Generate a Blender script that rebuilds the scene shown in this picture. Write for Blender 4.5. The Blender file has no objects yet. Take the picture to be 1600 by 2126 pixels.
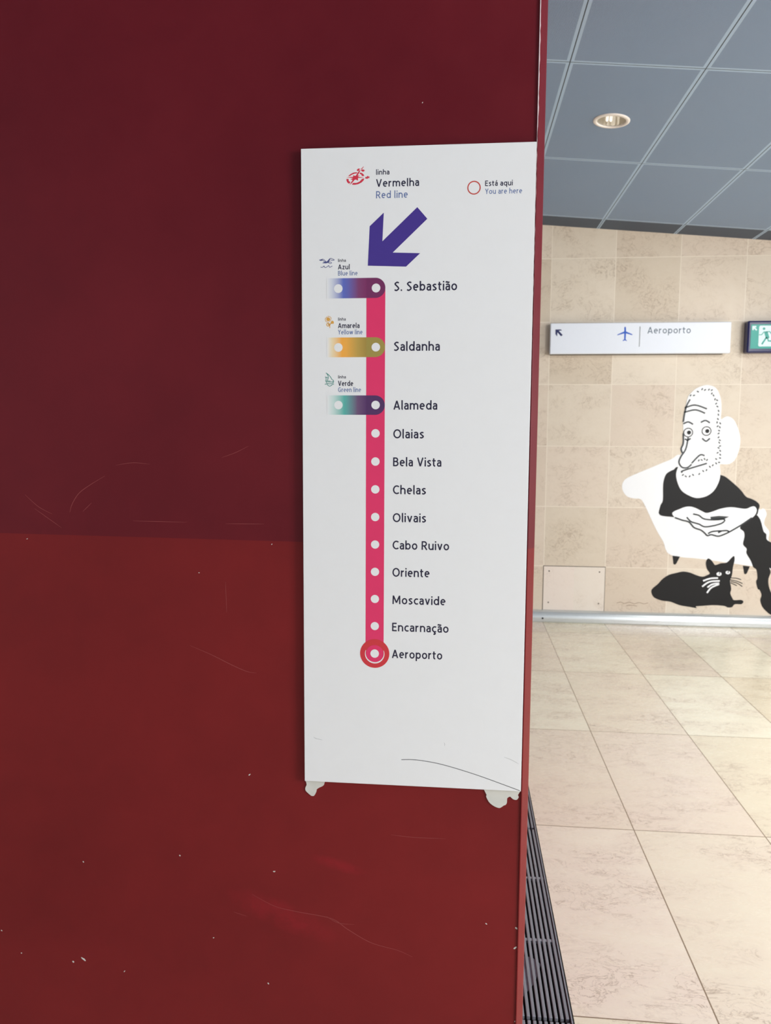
import bpy, bmesh, math, random
from mathutils import Vector, Matrix
from mathutils.geometry import tessellate_polygon

S = bpy.context.scene
COL = S.collection
R = math.radians

# ------------------------------------------------------------------ camera
EYE = 1.5621
cam_d = bpy.data.cameras.new('camera')
cam = bpy.data.objects.new('camera', cam_d)
COL.objects.link(cam)
cam_d.sensor_fit = 'HORIZONTAL'
cam_d.sensor_width = 36.0
cam_d.lens = 35.8366
cam_d.clip_start = 0.02
cam_d.dof.use_dof = True
cam_d.dof.focus_distance = 1.36
cam_d.dof.aperture_fstop = 13.0
PITCH, YAW, ROLL = 0.10306, -0.09568, 0.00512
cy, sy, cp, sp, cr, sr = math.cos(YAW), math.sin(YAW), math.cos(PITCH), math.sin(PITCH), math.cos(ROLL), math.sin(ROLL)
right0 = Vector((cy, -sy, 0)); fwd0 = Vector((sy, cy, 0)); up0 = Vector((0, 0, 1))
fwd = fwd0 * cp - up0 * sp
up1 = fwd0 * sp + up0 * cp
rgt = right0 * cr + up1 * sr
upv = up1 * cr - right0 * sr
cam.matrix_world = Matrix(((rgt.x, upv.x, -fwd.x, 0), (rgt.y, upv.y, -fwd.y, 0), (rgt.z, upv.z, -fwd.z, EYE), (0, 0, 0, 1)))
S.camera = cam

# ------------------------------------------------------------------ world, lights, exposure
W = bpy.data.worlds.new('world'); S.world = W; W.use_nodes = True
W.node_tree.nodes['Background'].inputs[0].default_value = (0.9, 0.95, 1.0, 1)
W.node_tree.nodes['Background'].inputs[1].default_value = 0.7
S.view_settings.view_transform = 'Standard'
S.view_settings.look = 'None'
S.view_settings.gamma = 1.0
S.view_settings.use_curve_mapping = False
S.view_settings.exposure = 0.0

def spot(loc, watts, deg=140, blend=0.9, size=0.09, color=(1.0, 0.95, 0.87)):
    d = bpy.data.lights.new('unseen_ceiling_lamp', 'SPOT')
    d.energy = watts; d.spot_size = R(deg); d.spot_blend = blend; d.shadow_soft_size = size; d.color = color
    o = bpy.data.objects.new('unseen_ceiling_lamp', d); COL.objects.link(o); o.location = loc
    return o
def area(loc, target, sx, sz, watts, color):
    d = bpy.data.lights.new('added_fill_light', 'AREA')
    d.shape = 'RECTANGLE'; d.size = sx; d.size_y = sz; d.energy = watts; d.color = color
    o = bpy.data.objects.new('added_fill_light', d); COL.objects.link(o); o.location = loc
    o.rotation_euler = (Vector(target) - Vector(loc)).to_track_quat('-Z', 'Y').to_euler()
    return o
LAMP = (1.0, 0.975, 0.935)
added_washer = spot((3.12, 4.30, 2.95), 80, deg=62, blend=1.0, color=LAMP)  # extra aimed spot, added to brighten the middle of the tiled wall
added_washer.rotation_euler = (Vector((1.25, 6.4, 1.7)) - Vector((3.12, 4.30, 2.95))).to_track_quat('-Z', 'Y').to_euler()
spot((3.12, 4.30, 2.95), 215, color=LAMP)
spot((3.12, 1.90, 2.95), 240, color=LAMP)
spot((5.5, 3.1, 2.7), 120, color=LAMP)
spot((2.6, -1.2, 3.0), 225, color=LAMP)
spot((-1.9, -2.6, 3.2), 120, size=0.5, color=LAMP)  # unseen lamp, placed and widened for the sheen on the red wall
area((8.5, 1.5, 1.9), (1.0, 5.0, 1.6), 4.0, 2.2, 270, (1.0, 0.985, 0.97))  # added fill from the right, brightens the tiled wall and the corner bead
area((4.2, -1.1, 2.1), (0.0, 1.35, 1.8), 1.4, 1.2, 165, (1.0, 0.985, 0.97))  # second added fill, brightens the line sign from the right


# ------------------------------------------------------------------ measured outlines (metres; sign artwork in millimetres)
SIGN_TEXT = [('linha', -68.91, 22.61, 1073.29, 8.36, 'ink', 'line_caption'),('Vermelha', -68.83, 72.82, 1053.49, 12.53, 'ink', 'line_caption'),('Red line', -68.18, 53.9, 1034.79, 11.78, 'blue', 'line_caption'),('Está aqui', 114.17, 45.46, 1050.49, 8.66, 'ink', 'legend_text'),('You are here', 114.41, 60.95, 1037.56, 8.67, 'blue', 'legend_text'),('linha', -133.97, 13.59, 931.25, 4.98, 'ink', 'line_caption'),('Azul', -133.99, 20.35, 918.71, 8.37, 'ink', 'line_caption'),('Blue line', -133.42, 33.86, 908.48, 7.73, 'blue', 'line_caption'),('linha', -133.76, 13.35, 832.61, 5.05, 'ink', 'line_caption'),('Amarela', -133.02, 37.35, 819.87, 8.65, 'ink', 'line_caption'),('Yellow line', -132.7, 42.58, 809.23, 8.02, 'blue', 'line_caption'),('linha', -133.89, 13.46, 734.08, 5.14, 'ink', 'line_caption'),('Verde', -133.91, 26.42, 721.15, 8.79, 'ink', 'line_caption'),('Green line', -133.92, 40.12, 710.61, 8.14, 'blue', 'line_caption'),('S. Sebastião', -36.38, 107.06, 881.46, 14.77, 'ink', 'station_name'),('Saldanha', -36.07, 79.14, 780.79, 15.0, 'ink', 'station_name'),('Alameda', -36.79, 75.95, 680.51, 15.23, 'ink', 'station_name'),('Olaias', -36.73, 53.45, 630.99, 15.35, 'ink', 'station_name'),('Bela Vista', -36.43, 84.12, 582.27, 15.46, 'ink', 'station_name'),('Chelas', -36.98, 57.98, 533.42, 15.59, 'ink', 'station_name'),('Olivais', -37.19, 58.71, 484.13, 15.7, 'ink', 'station_name'),('Cabo Ruivo', -37.49, 99.59, 435.5, 15.82, 'ink', 'station_name'),('Oriente', -37.2, 65.78, 386.6, 15.94, 'ink', 'station_name'),('Moscavide', -36.9, 94.55, 336.99, 16.06, 'ink', 'station_name'),('Encarnação', -36.6, 100.69, 287.54, 16.17, 'ink', 'station_name'),('Aeroporto', -37.17, 90.02, 238.4, 16.29, 'ink', 'station_name')]
SIGN_DOTS = [(-67.61, 886.67),(-133.44, 886.44),(-67.81, 787.32),(-133.32, 787.1),(-67.93, 688.49),(-133.18, 688.13),(-67.75, 639.01),(-67.9, 590.15),(-67.97, 541.27),(-68.04, 492.53),(-68.12, 443.43),(-68.54, 394.3),(-68.36, 345.25),(-68.44, 295.39),(-68.52, 245.6)]
LEGEND_RING = [(95.85, 1048.23),(106.96, 1047.96)]
CURRENT_RING = [(-68.25, 245.34),(-41.64, 246.23),(-50.33, 245.94)]
BAR = [(-84.45, 881.4),(-51.76, 881.0),(-85.11, 255.44),(-52.21, 256.51)]
BANDS = [[(-151.76, 904.54),(-51.54, 903.17),(-151.85, 870.37),(-84.13, 885.43)], [(-154.56, 804.3),(-52.44, 803.63),(-154.66, 770.67),(-83.88, 787.98)], [(-159.11, 704.61),(-52.2, 704.66),(-159.22, 671.53),(-83.62, 689.05)]]
ARROW = [(1.39, 1018.97),(18.48, 999.73),(-39.74, 945.32),(6.88, 943.51),(-16.88, 921.66),(-82.31, 924.21),(-79.27, 989.4),(-55.32, 1011.26),(-57.49, 964.24)]
COMPASS_C = (-104.07, 1068.03)
COMPASS_RING = [[(-116.45, 1072.19),(-112.13, 1075.51),(-107.1, 1077.78),(-102.07, 1078.26),(-100.63, 1078.09),(-101.35, 1076.46),(-105.66, 1075.89),(-109.97, 1074.22),(-113.57, 1072.25)], [(-95.6, 1077.68),(-92.01, 1076.36),(-89.5, 1073.89),(-88.78, 1071.82),(-92.72, 1071.72),(-93.59, 1074.0),(-96.89, 1075.93)], [(-88.55, 1068.05),(-89.84, 1064.65),(-93.42, 1061.31),(-99.17, 1058.71),(-104.92, 1057.82),(-109.96, 1058.29),(-107.8, 1060.98),(-102.04, 1060.84),(-97.01, 1062.77),(-94.15, 1065.45),(-92.57, 1067.19)], [(-118.97, 1067.79),(-115.37, 1067.7),(-115.37, 1064.61),(-112.48, 1062.34),(-114.43, 1059.64),(-117.89, 1062.27),(-119.11, 1065.39)], [(-119.33, 1070.2),(-107.81, 1070.94),(-107.67, 1073.68),(-105.65, 1072.6),(-103.14, 1072.67),(-99.19, 1078.6),(-96.68, 1080.93),(-95.61, 1081.79),(-95.46, 1080.21),(-97.4, 1077.18),(-99.9, 1072.79),(-95.95, 1072.69),(-99.9, 1070.74),(-89.13, 1069.43),(-99.54, 1068.67),(-99.17, 1064.54),(-103.13, 1066.36),(-104.93, 1066.06),(-108.52, 1062.03),(-113.71, 1057.56),(-111.4, 1061.76),(-108.53, 1065.81),(-112.13, 1066.93),(-107.81, 1068.88)], [(-87.33, 1068.7),(-85.55, 1071.05),(-84.47, 1069.31),(-83.76, 1071.69),(-81.96, 1071.65),(-81.24, 1069.92),(-79.67, 1071.59),(-80.16, 1067.83),(-81.96, 1068.56),(-82.67, 1067.21),(-86.61, 1067.45)], [(-94.9, 1083.27),(-91.67, 1085.58),(-90.24, 1087.39),(-89.74, 1086.55),(-92.39, 1083.21)]]
COMPASS_LEAF = [[(-101.35, 1081.73),(-99.56, 1083.74),(-97.41, 1084.16),(-95.25, 1082.94),(-97.76, 1082.67),(-96.69, 1081.82),(-98.48, 1080.29),(-100.63, 1080.35)], [(-94.53, 1081.76),(-92.03, 1082.51),(-88.44, 1081.6),(-88.79, 1079.69),(-90.94, 1078.86),(-93.1, 1079.81)]]
GULL_FILL = [[(-166.59, 935.28),(-164.23, 935.74),(-160.56, 936.56),(-160.83, 935.06),(-161.36, 933.81),(-164.24, 933.61),(-165.81, 934.26)], [(-160.85, 929.53),(-160.06, 930.52),(-157.96, 931.5),(-155.87, 932.47),(-153.25, 931.93),(-150.63, 934.9),(-148.27, 937.12),(-146.71, 937.6),(-147.23, 936.1),(-148.54, 933.36),(-149.59, 931.62),(-149.07, 930.35),(-151.69, 929.89),(-155.09, 929.19),(-157.97, 929.49)]]
GULL_LINE = [[(-162.14, 935.58),(-160.56, 936.44),(-158.47, 935.53),(-156.39, 933.73),(-154.04, 932.19)], [(-161.09, 934.81),(-159.0, 933.52),(-156.91, 931.73)], [(-148.27, 936.87),(-145.92, 937.34),(-143.05, 936.29),(-140.19, 934.86),(-142.01, 934.14),(-144.88, 934.31),(-146.97, 934.84)], [(-150.38, 930.63),(-148.55, 931.35),(-145.94, 931.06),(-144.89, 929.79),(-146.46, 928.81),(-148.55, 928.84),(-150.12, 929.62)], [(-164.01, 923.29),(-162.44, 922.51),(-160.08, 922.98),(-157.98, 924.96),(-157.46, 923.69),(-156.16, 922.16),(-154.06, 922.63),(-151.7, 924.11),(-149.87, 925.59),(-149.35, 924.07),(-148.31, 922.55),(-146.22, 923.27),(-143.6, 924.74)]]
FLOWER_C = [(-150.89, 835.04),(-147.94, 835.01)]
FLOWER_RAYS = [[(-150.88, 840.75),(-150.88, 838.91)], [(-148.03, 840.32),(-148.46, 838.69)], [(-145.83, 838.46),(-147.09, 837.45)], [(-145.2, 835.6),(-146.68, 835.61)], [(-146.26, 832.96),(-147.73, 833.79)], [(-148.16, 830.32),(-148.79, 831.55)], [(-153.64, 829.96),(-153.01, 831.38)], [(-155.96, 831.61),(-154.48, 832.62)], [(-156.79, 834.48),(-155.11, 834.06)], [(-156.36, 837.13),(-154.68, 836.3)], [(-154.25, 839.15),(-152.99, 837.71)]]
FLOWER_FILL = [[(-146.9, 828.27),(-146.06, 830.92),(-145.0, 832.34),(-143.31, 832.53),(-141.63, 831.29),(-141.11, 829.45),(-142.17, 827.0),(-143.53, 827.63),(-145.64, 827.24),(-147.75, 826.64)]]
FLOWER_LINE = [[(-151.01, 830.96),(-151.01, 828.3)], [(-148.19, 820.31),(-147.96, 825.21),(-147.12, 827.66)], [(-151.12, 828.3),(-149.01, 827.47),(-148.6, 826.04),(-149.44, 824.0),(-151.34, 823.4),(-153.24, 824.44),(-153.87, 826.08),(-153.02, 827.71),(-151.12, 828.3)], [(-151.55, 826.06),(-150.49, 826.66),(-149.86, 825.64),(-150.92, 825.03)]]
BOAT_LINE = [[(-155.27, 743.81),(-153.04, 742.15),(-149.65, 739.45),(-146.69, 735.72),(-143.73, 730.95)], [(-153.47, 741.95),(-151.57, 738.84),(-151.15, 735.52),(-152.01, 732.21),(-153.5, 729.93)], [(-156.46, 736.98),(-155.4, 735.94),(-153.48, 735.94),(-152.21, 734.49)], [(-155.18, 735.73),(-154.98, 733.25),(-154.99, 730.55)], [(-156.37, 730.35),(-154.35, 729.1),(-151.38, 728.06),(-148.2, 727.85),(-145.44, 728.05),(-143.31, 728.46),(-141.82, 730.12),(-142.46, 731.78)], [(-155.2, 729.1),(-153.94, 726.4),(-151.81, 725.15),(-148.42, 724.73),(-144.8, 725.35),(-142.47, 726.8),(-141.19, 728.87)], [(-157.13, 723.5),(-155.64, 724.53),(-153.52, 724.12),(-151.19, 721.83),(-148.64, 720.89),(-146.09, 721.83),(-143.75, 723.69),(-140.98, 724.73)], [(-152.23, 730.13),(-150.1, 729.51),(-147.13, 729.4)]]
SIGN_SCRATCH = [(-18.58, 49.36),(2.13, 50.34),(22.8, 48.87),(49.33, 44.93),(81.68, 37.31),(122.73, 25.56),(160.74, 13.1),(195.15, 1.43)]
SIGN_SCUFF = [[(-180.21, 85.09),(-175.69, 82.2),(-163.63, 79.96)], [(58.5, 85.04),(59.71, 81.44),(59.16, 78.98)], [(166.09, 62.67),(180.04, 57.87),(192.28, 51.18)]]
GLUE_LEFT = [(-0.2746, 0.9213),(-0.2747, 0.9143),(-0.2741, 0.9093),(-0.2761, 0.9049),(-0.2767, 0.9007),(-0.2753, 0.8973),(-0.2719, 0.8939),(-0.2679, 0.8906),(-0.2651, 0.8887),(-0.2605, 0.8889),(-0.2577, 0.8929),(-0.2559, 0.8971),(-0.2551, 0.9015),(-0.2508, 0.905),(-0.2457, 0.9076),(-0.2423, 0.9101),(-0.241, 0.9131),(-0.2414, 0.923)]
GLUE_RIGHT = [(0.0563, 0.924),(0.0564, 0.9108),(0.0581, 0.9076),(0.0573, 0.9043),(0.0599, 0.8985),(0.0637, 0.8927),(0.0695, 0.8881),(0.0745, 0.8854),(0.0796, 0.8838),(0.0836, 0.8842),(0.0895, 0.8888),(0.0929, 0.8903),(0.095, 0.895),(0.0954, 0.903),(0.1003, 0.9062),(0.1029, 0.904),(0.1067, 0.9013),(0.1123, 0.9009),(0.1159, 0.906),(0.1142, 0.9099),(0.1137, 0.9203)]
CHIPS = [(-0.7152, 0.7297),(-0.5216, 0.7543),(-0.3832, 0.9225),(-0.3377, 0.7337),(-0.8904, 0.5754),(-0.8509, 0.5305),(-0.7441, 0.5203),(-0.7227, 0.5275),(-0.6392, 0.508),(-0.4582, 0.5911),(-0.3517, 0.5049),(0.0623, 0.6562),(0.1177, 0.6516),(0.1162, 0.6129),(0.12, 0.466),(-0.8016, 1.3613),(-0.3361, 1.36),(-0.0706, 2.1131),(-0.4727, 1.3047)]
SCRATCHES = [[(-0.8021, 1.444),(-0.7767, 1.422),(-0.751, 1.4088)], [(-0.7844, 1.4183),(-0.7588, 1.4007),(-0.7333, 1.3831)], [(-0.7165, 1.4122),(-0.711, 1.4283),(-0.6972, 1.4482),(-0.6744, 1.4644),(-0.6462, 1.4807)], [(-0.6254, 1.5003),(-0.5923, 1.5052),(-0.5597, 1.5026)], [(-0.5955, 1.3983),(-0.5443, 1.3981),(-0.4934, 1.3975)], [(-0.4213, 1.3962),(-0.3499, 1.3967)], [(-0.4264, 1.516),(-0.4014, 1.5248),(-0.3765, 1.5371)], [(-0.493, 1.1674),(-0.4511, 1.1505),(-0.4148, 1.1334),(-0.3857, 1.1216),(-0.3676, 1.1193)], [(-0.4231, 1.2889),(-0.4219, 1.2314)], [(-0.1164, 0.8197),(-0.0733, 0.8171),(-0.0152, 0.8179)], [(-0.3819, 0.6856),(-0.3371, 0.6638),(-0.2923, 0.6555),(-0.2287, 0.6465),(-0.197, 0.6267),(-0.1528, 0.6032),(-0.1025, 0.5915),(-0.0743, 0.5803)], [(-0.2382, 0.6505),(-0.216, 0.6387),(-0.1844, 0.6376)], [(-0.4181, 0.6468),(-0.3922, 0.6399)], [(-0.6911, 1.4143),(-0.6738, 1.4307)]]
SMEARS = [(-0.3244, 0.6479),(-0.2158, 0.7545),(-0.2914, 0.7827)]
CHAIR = [(1.786, 1.3938),(1.6971, 1.3582),(1.526, 1.2827),(1.3762, 1.2147),(1.3353, 1.1829),(1.3214, 1.1434),(1.3307, 1.0963),(1.3668, 1.0534),(1.4209, 1.0384),(1.467, 1.035),(1.503, 0.9922),(1.5985, 0.8),(1.6641, 0.6901),(1.7299, 0.5785),(1.99, 0.5497),(2.3697, 0.5008),(2.5952, 0.4797),(2.6031, 0.6058),(2.5297, 0.6823),(2.4885, 0.7177),(2.4898, 0.7848),(2.45, 0.8407),(2.4502, 0.8819),(2.4627, 0.9232),(2.451, 0.9589),(2.4307, 0.9714),(2.3966, 0.9683),(2.2648, 1.0846),(2.0321, 1.2604)]
SWEATER = [(1.775, 1.3006),(1.7232, 1.2768),(1.6788, 1.253),(1.6574, 1.2216),(1.645, 1.155),(1.6486, 1.0296),(1.6327, 0.9901),(1.6231, 0.9466),(1.6219, 0.919),(1.6478, 0.8997),(1.7395, 0.8908),(1.8234, 0.8827),(2.125, 0.8875),(2.3634, 0.9068),(2.3978, 0.9619),(2.4031, 1.0009),(2.3718, 1.0316),(2.3336, 1.0505),(2.2956, 1.0655),(2.248, 1.1232),(2.1699, 1.1921),(2.1235, 1.2265),(2.0855, 1.2393),(2.0321, 1.2604)]
LEG = [(2.3744, 0.9244),(2.332, 0.8903),(2.2619, 0.817),(2.2933, 0.7813),(2.3003, 0.7401),(2.2926, 0.6778),(2.3226, 0.642),(2.322, 0.6057),(2.3598, 0.5441),(2.3823, 0.4925),(2.408, 0.4722),(2.419, 0.4046),(2.4108, 0.3731),(2.4262, 0.3159),(2.4415, 0.3058),(2.4586, 0.2643),(2.4509, 0.2221),(2.4686, 0.17),(2.5003, 0.134),(2.5415, 0.1036),(2.6113, 0.095),(2.6594, 0.1174),(2.6625, 0.149),(2.586, 0.1942),(2.5425, 0.2664),(2.5114, 0.3389),(2.5056, 0.4014),(2.52, 0.4539),(2.5082, 0.4901),(2.5416, 0.4648),(2.5924, 0.4347),(2.6345, 0.5603),(2.5806, 0.6471),(2.5092, 0.6974),(2.4735, 0.7226),(2.4688, 0.7638),(2.4454, 0.7892),(2.4159, 0.8813)]
HEAD = [(1.8052, 1.8437),(1.8244, 1.8818),(1.8672, 1.9236),(1.9182, 1.9464),(1.9624, 1.9517),(2.0151, 1.9334),(2.0468, 1.8894),(2.0671, 1.8211),(2.0719, 1.7526),(2.0715, 1.6839),(2.1004, 1.6993),(2.1298, 1.704),(2.1719, 1.6766),(2.2045, 1.6157),(2.2273, 1.5317),(2.223, 1.4396),(2.195, 1.3624),(2.1558, 1.3274),(2.1113, 1.3231),(2.0802, 1.3189),(2.0882, 1.261),(2.0818, 1.1911),(2.0466, 1.113),(1.9888, 1.0654),(1.9143, 1.0488),(1.8453, 1.0714),(1.7908, 1.1098),(1.7579, 1.1719),(1.7435, 1.242),(1.7594, 1.3122),(1.7634, 1.3588),(1.7791, 1.4132),(1.7746, 1.4479),(1.7896, 1.4828),(1.7859, 1.5676),(1.7804, 1.6599),(1.7864, 1.729)]
FACE_LINES = [[(1.8263, 1.8399),(1.8024, 1.7902),(1.7899, 1.7328),(1.7819, 1.6599)], [(1.7883, 1.7711),(1.8656, 1.7941),(1.96, 1.7638)], [(1.786, 1.7366),(1.871, 1.7559),(1.9468, 1.7294)], [(1.7826, 1.6446),(1.8193, 1.6601),(1.8575, 1.641)], [(1.9166, 1.6566),(1.9531, 1.672),(1.9875, 1.653)], [(1.7859, 1.5676),(1.7893, 1.4905),(1.7748, 1.4441),(1.7868, 1.4093)], [(1.8248, 1.537),(1.8101, 1.4443),(1.7752, 1.3821),(1.7621, 1.3355),(1.7864, 1.2969),(1.828, 1.2934),(1.8606, 1.3208)], [(1.8603, 1.3286),(1.9211, 1.3949),(1.9587, 1.3913)], [(1.7921, 1.2541),(1.7989, 1.2698),(1.9802, 1.3297)], [(1.9336, 1.53),(1.9645, 1.5071),(1.9933, 1.5303)], [(1.799, 1.5253),(1.822, 1.5139),(1.8438, 1.5294)]]
EYES = [(1.8231, 1.5755),(1.9645, 1.5878)]
TICKS = [[(1.8245, 1.8633),(1.8328, 1.8774)], [(1.847, 1.8679),(1.8624, 1.8729)], [(1.8757, 1.9048),(1.8905, 1.8968)], [(1.9116, 1.9128),(1.9198, 1.9269)], [(1.9322, 1.9084),(1.9442, 1.9191)], [(1.9637, 1.909),(1.9719, 1.923)], [(1.9832, 1.9082),(1.9971, 1.9162)], [(1.9874, 1.8786),(1.9955, 1.8927)], [(2.0008, 1.8775),(2.0102, 1.8634)], [(2.0155, 1.8323),(2.0206, 1.8478)], [(2.0274, 1.8365),(2.0421, 1.8285)], [(2.0232, 1.7998),(2.034, 1.8118)], [(2.0324, 1.7877),(2.0463, 1.7783)], [(2.0465, 1.7565),(2.0532, 1.7409)], [(2.048, 1.7265),(2.0516, 1.7099)], [(2.0424, 1.6904),(2.0532, 1.6773)], [(2.0429, 1.6487),(2.0433, 1.6655)], [(2.0625, 1.6566),(2.072, 1.6425)], [(2.0429, 1.6204),(2.0537, 1.6325)], [(2.061, 1.626),(2.0705, 1.6118)], [(2.0537, 1.5961),(2.0684, 1.5881)], [(2.0525, 1.5636),(2.0645, 1.5745)], [(2.0545, 1.5323),(2.0653, 1.5445)], [(2.0633, 1.5194),(2.0781, 1.5114)], [(2.0624, 1.5032),(2.0719, 1.4891)], [(2.0667, 1.4667),(2.0821, 1.4718)], [(2.057, 1.4586),(2.071, 1.4491)], [(2.073, 1.4379),(2.0825, 1.4237)], [(2.0518, 1.4104),(2.0649, 1.4201)], [(2.0745, 1.4071),(2.084, 1.3929)], [(2.0713, 1.3763),(2.0868, 1.3698)], [(2.0426, 1.3698),(2.0566, 1.3603)], [(2.0651, 1.3381),(2.0815, 1.3383)], [(2.0465, 1.3374),(2.056, 1.3232)], [(2.0217, 1.3074),(2.0299, 1.3218)], [(1.9985, 1.3094),(2.0094, 1.2961)], [(1.9756, 1.2678),(1.9824, 1.283)], [(1.9477, 1.274),(1.9586, 1.2608)], [(1.9201, 1.2366),(1.9283, 1.251)], [(1.8697, 1.2416),(1.8818, 1.2295)], [(1.8458, 1.2164),(1.8541, 1.2309)], [(1.8127, 1.2281),(1.8268, 1.2185)], [(1.7906, 1.2291),(1.8028, 1.2403)], [(1.9114, 1.3451),(1.9196, 1.3595)], [(1.9308, 1.3611),(1.9448, 1.3516)], [(1.9551, 1.3714),(1.9647, 1.3572)], [(1.9749, 1.3495),(1.9831, 1.3639)]]
HANDS = [(1.7269, 0.9206),(1.745, 0.9405),(1.7822, 0.9568),(1.8194, 0.9731),(1.8645, 0.9792),(1.9104, 0.9665),(1.9567, 0.9437),(1.9951, 0.9286),(2.0472, 0.9427),(2.1062, 0.9655),(2.188, 0.9784),(2.2932, 0.9666),(2.3371, 0.9829),(2.3667, 0.9864),(2.3846, 0.9578),(2.3705, 0.9148),(2.3348, 0.883),(2.27, 0.835),(2.1829, 0.7786),(2.139, 0.7542),(2.0944, 0.7408),(2.0413, 0.7485),(2.0113, 0.7424),(1.9837, 0.7688),(1.9411, 0.7901),(1.9025, 0.8068),(1.8709, 0.8362),(1.855, 0.8533),(1.7936, 0.8704),(1.7472, 0.8894)]
HAND_LINES = [[(1.7473, 0.8878),(1.8089, 0.8667),(1.8626, 0.8518),(1.9024, 0.8091),(1.9563, 0.7888),(1.9876, 0.7657),(2.0113, 0.744),(2.0411, 0.7524),(2.0944, 0.7408),(2.1389, 0.7558),(2.1829, 0.7786),(2.27, 0.835),(2.3491, 0.8949)], [(1.8419, 0.8924),(1.8776, 0.856),(1.939, 0.8373),(1.9853, 0.8161),(2.0527, 0.8251),(2.112, 0.8441),(2.1375, 0.8626)], [(1.8899, 0.9191),(1.9357, 0.9081),(1.9747, 0.8812),(2.0278, 0.8742),(2.0805, 0.875),(2.1329, 0.8798),(2.1397, 0.8626)], [(2.0143, 0.7598),(2.0474, 0.7778),(2.115, 0.7837),(2.0931, 0.7691)], [(2.115, 0.7837),(2.1599, 0.7876),(2.1815, 0.777)]]
HAND_GAP = [(2.0267, 0.8977),(2.094, 0.9066),(2.1731, 0.9015),(2.1402, 0.8838),(2.0805, 0.875),(2.0314, 0.8781)]
CHAIR_FEET = [[(1.7438, 0.574),(1.8029, 0.5672),(1.7771, 0.5093),(1.7661, 0.4995),(1.7544, 0.5048)], [(2.3004, 0.5032),(2.3548, 0.4981),(2.3351, 0.4422),(2.3244, 0.4324),(2.3143, 0.4377)]]
CAT = [(1.5871, 0.2763),(1.5992, 0.3008),(1.6401, 0.338),(1.6693, 0.3749),(1.7215, 0.4138),(1.7819, 0.4319),(1.8349, 0.4443),(1.8887, 0.436),(1.9429, 0.4157),(1.9891, 0.4048),(2.0264, 0.4192),(2.0446, 0.4355),(2.0202, 0.4708),(2.0095, 0.5223),(2.0238, 0.5559),(2.047, 0.5469),(2.067, 0.5235),(2.0846, 0.5032),(2.1277, 0.5193),(2.1727, 0.5258),(2.2084, 0.5661),(2.228, 0.5808),(2.2335, 0.5469),(2.2237, 0.4872),(2.2193, 0.4236),(2.2066, 0.3756),(2.2188, 0.3121),(2.2139, 0.2721),(2.2325, 0.2326),(2.247, 0.217),(2.3013, 0.22),(2.3201, 0.2053),(2.303, 0.1849),(2.2539, 0.1836),(2.2324, 0.159),(2.1985, 0.1548),(2.1713, 0.1669),(2.0837, 0.171),(1.9926, 0.1621),(1.947, 0.1568),(1.9537, 0.1433),(1.8975, 0.1515),(1.8164, 0.1638),(1.7462, 0.1901),(1.6766, 0.198),(1.6219, 0.2167),(1.5978, 0.2403)]
CAT_EYES = [(2.1169, 0.4308),(2.1858, 0.4443)]
CAT_PUPIL = [[(2.1222, 0.4453),(2.1186, 0.4253)], [(2.1896, 0.4587),(2.1868, 0.4388)]]
WHISKERS_WHITE = [[(1.9945, 0.3706),(2.0505, 0.3918),(2.1109, 0.3972)], [(1.9891, 0.3225),(2.0442, 0.3638),(2.1257, 0.3737)], [(2.0312, 0.3171),(2.0679, 0.3444),(2.1221, 0.3537)], [(2.0295, 0.2714),(2.0616, 0.3162),(2.121, 0.3457)]]
WHISKERS_DARK = [[(2.2054, 0.3995),(2.2545, 0.399),(2.2928, 0.3872)], [(2.2061, 0.3851),(2.2633, 0.373),(2.3057, 0.3557)], [(2.2105, 0.3717),(2.2641, 0.3571),(2.3046, 0.3318)], [(2.2111, 0.3598),(2.2381, 0.3485),(2.2614, 0.3371)]]
SIGNATURE = [[(1.3136, 0.1681),(1.3444, 0.177),(1.3759, 0.1657),(1.4144, 0.1773),(1.4536, 0.1654),(1.492, 0.1769),(1.5311, 0.1674),(1.5655, 0.1764)], [(1.3922, 0.1459),(1.4308, 0.1534),(1.4776, 0.1466)]]
AERO_ARROW = [(0.7442, 2.3869),(0.7863, 2.3866),(0.7958, 2.3777),(0.771, 2.3763),(0.8025, 2.343),(0.7898, 2.3327),(0.761, 2.364),(0.7587, 2.3319),(0.7453, 2.3496)]
AERO_PLANE = [(1.2792, 2.3983),(1.2851, 2.4054),(1.292, 2.3982),(1.2941, 2.3673),(1.3429, 2.3449),(1.3432, 2.3377),(1.2942, 2.3519),(1.2927, 2.3067),(1.3018, 2.2969),(1.302, 2.2917),(1.2869, 2.299),(1.2718, 2.2919),(1.2701, 2.297),(1.281, 2.3068),(1.2799, 2.352),(1.2282, 2.338),(1.228, 2.3442),(1.2798, 2.3674)]
AERO_LINE = [(1.3966, 2.405),(1.4038, 2.405),(1.4026, 2.2484),(1.3965, 2.2484)]
AERO_TEXT = (1.4581, 0.3313, 2.3498, 0.0507)
EXIT_ARROW = [(2.245, 2.3978),(2.2504, 2.4006),(2.2751, 2.4004),(2.2762, 2.3884),(2.2645, 2.3897),(2.2834, 2.3712),(2.2759, 2.3637),(2.2581, 2.3828),(2.2566, 2.3679),(2.2476, 2.3692)]
EXIT_HEAD = [(2.3334, 2.3788),(2.3431, 2.3788)]
EXIT_BODY = [[(2.2989, 2.3321),(2.318, 2.3326),(2.3347, 2.3548),(2.3784, 2.3556),(2.3929, 2.3349)], [(2.3482, 2.3535),(2.3654, 2.3052)], [(2.3559, 2.3145),(2.323, 2.2595)], [(2.3642, 2.3075),(2.3699, 2.285),(2.4046, 2.2843)]]
EXIT_DOOR = [(2.297, 2.402),(2.3014, 2.2435)]
EXIT_GREEN = [(2.2374, 2.4128),(2.2359, 2.2266)]


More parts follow.
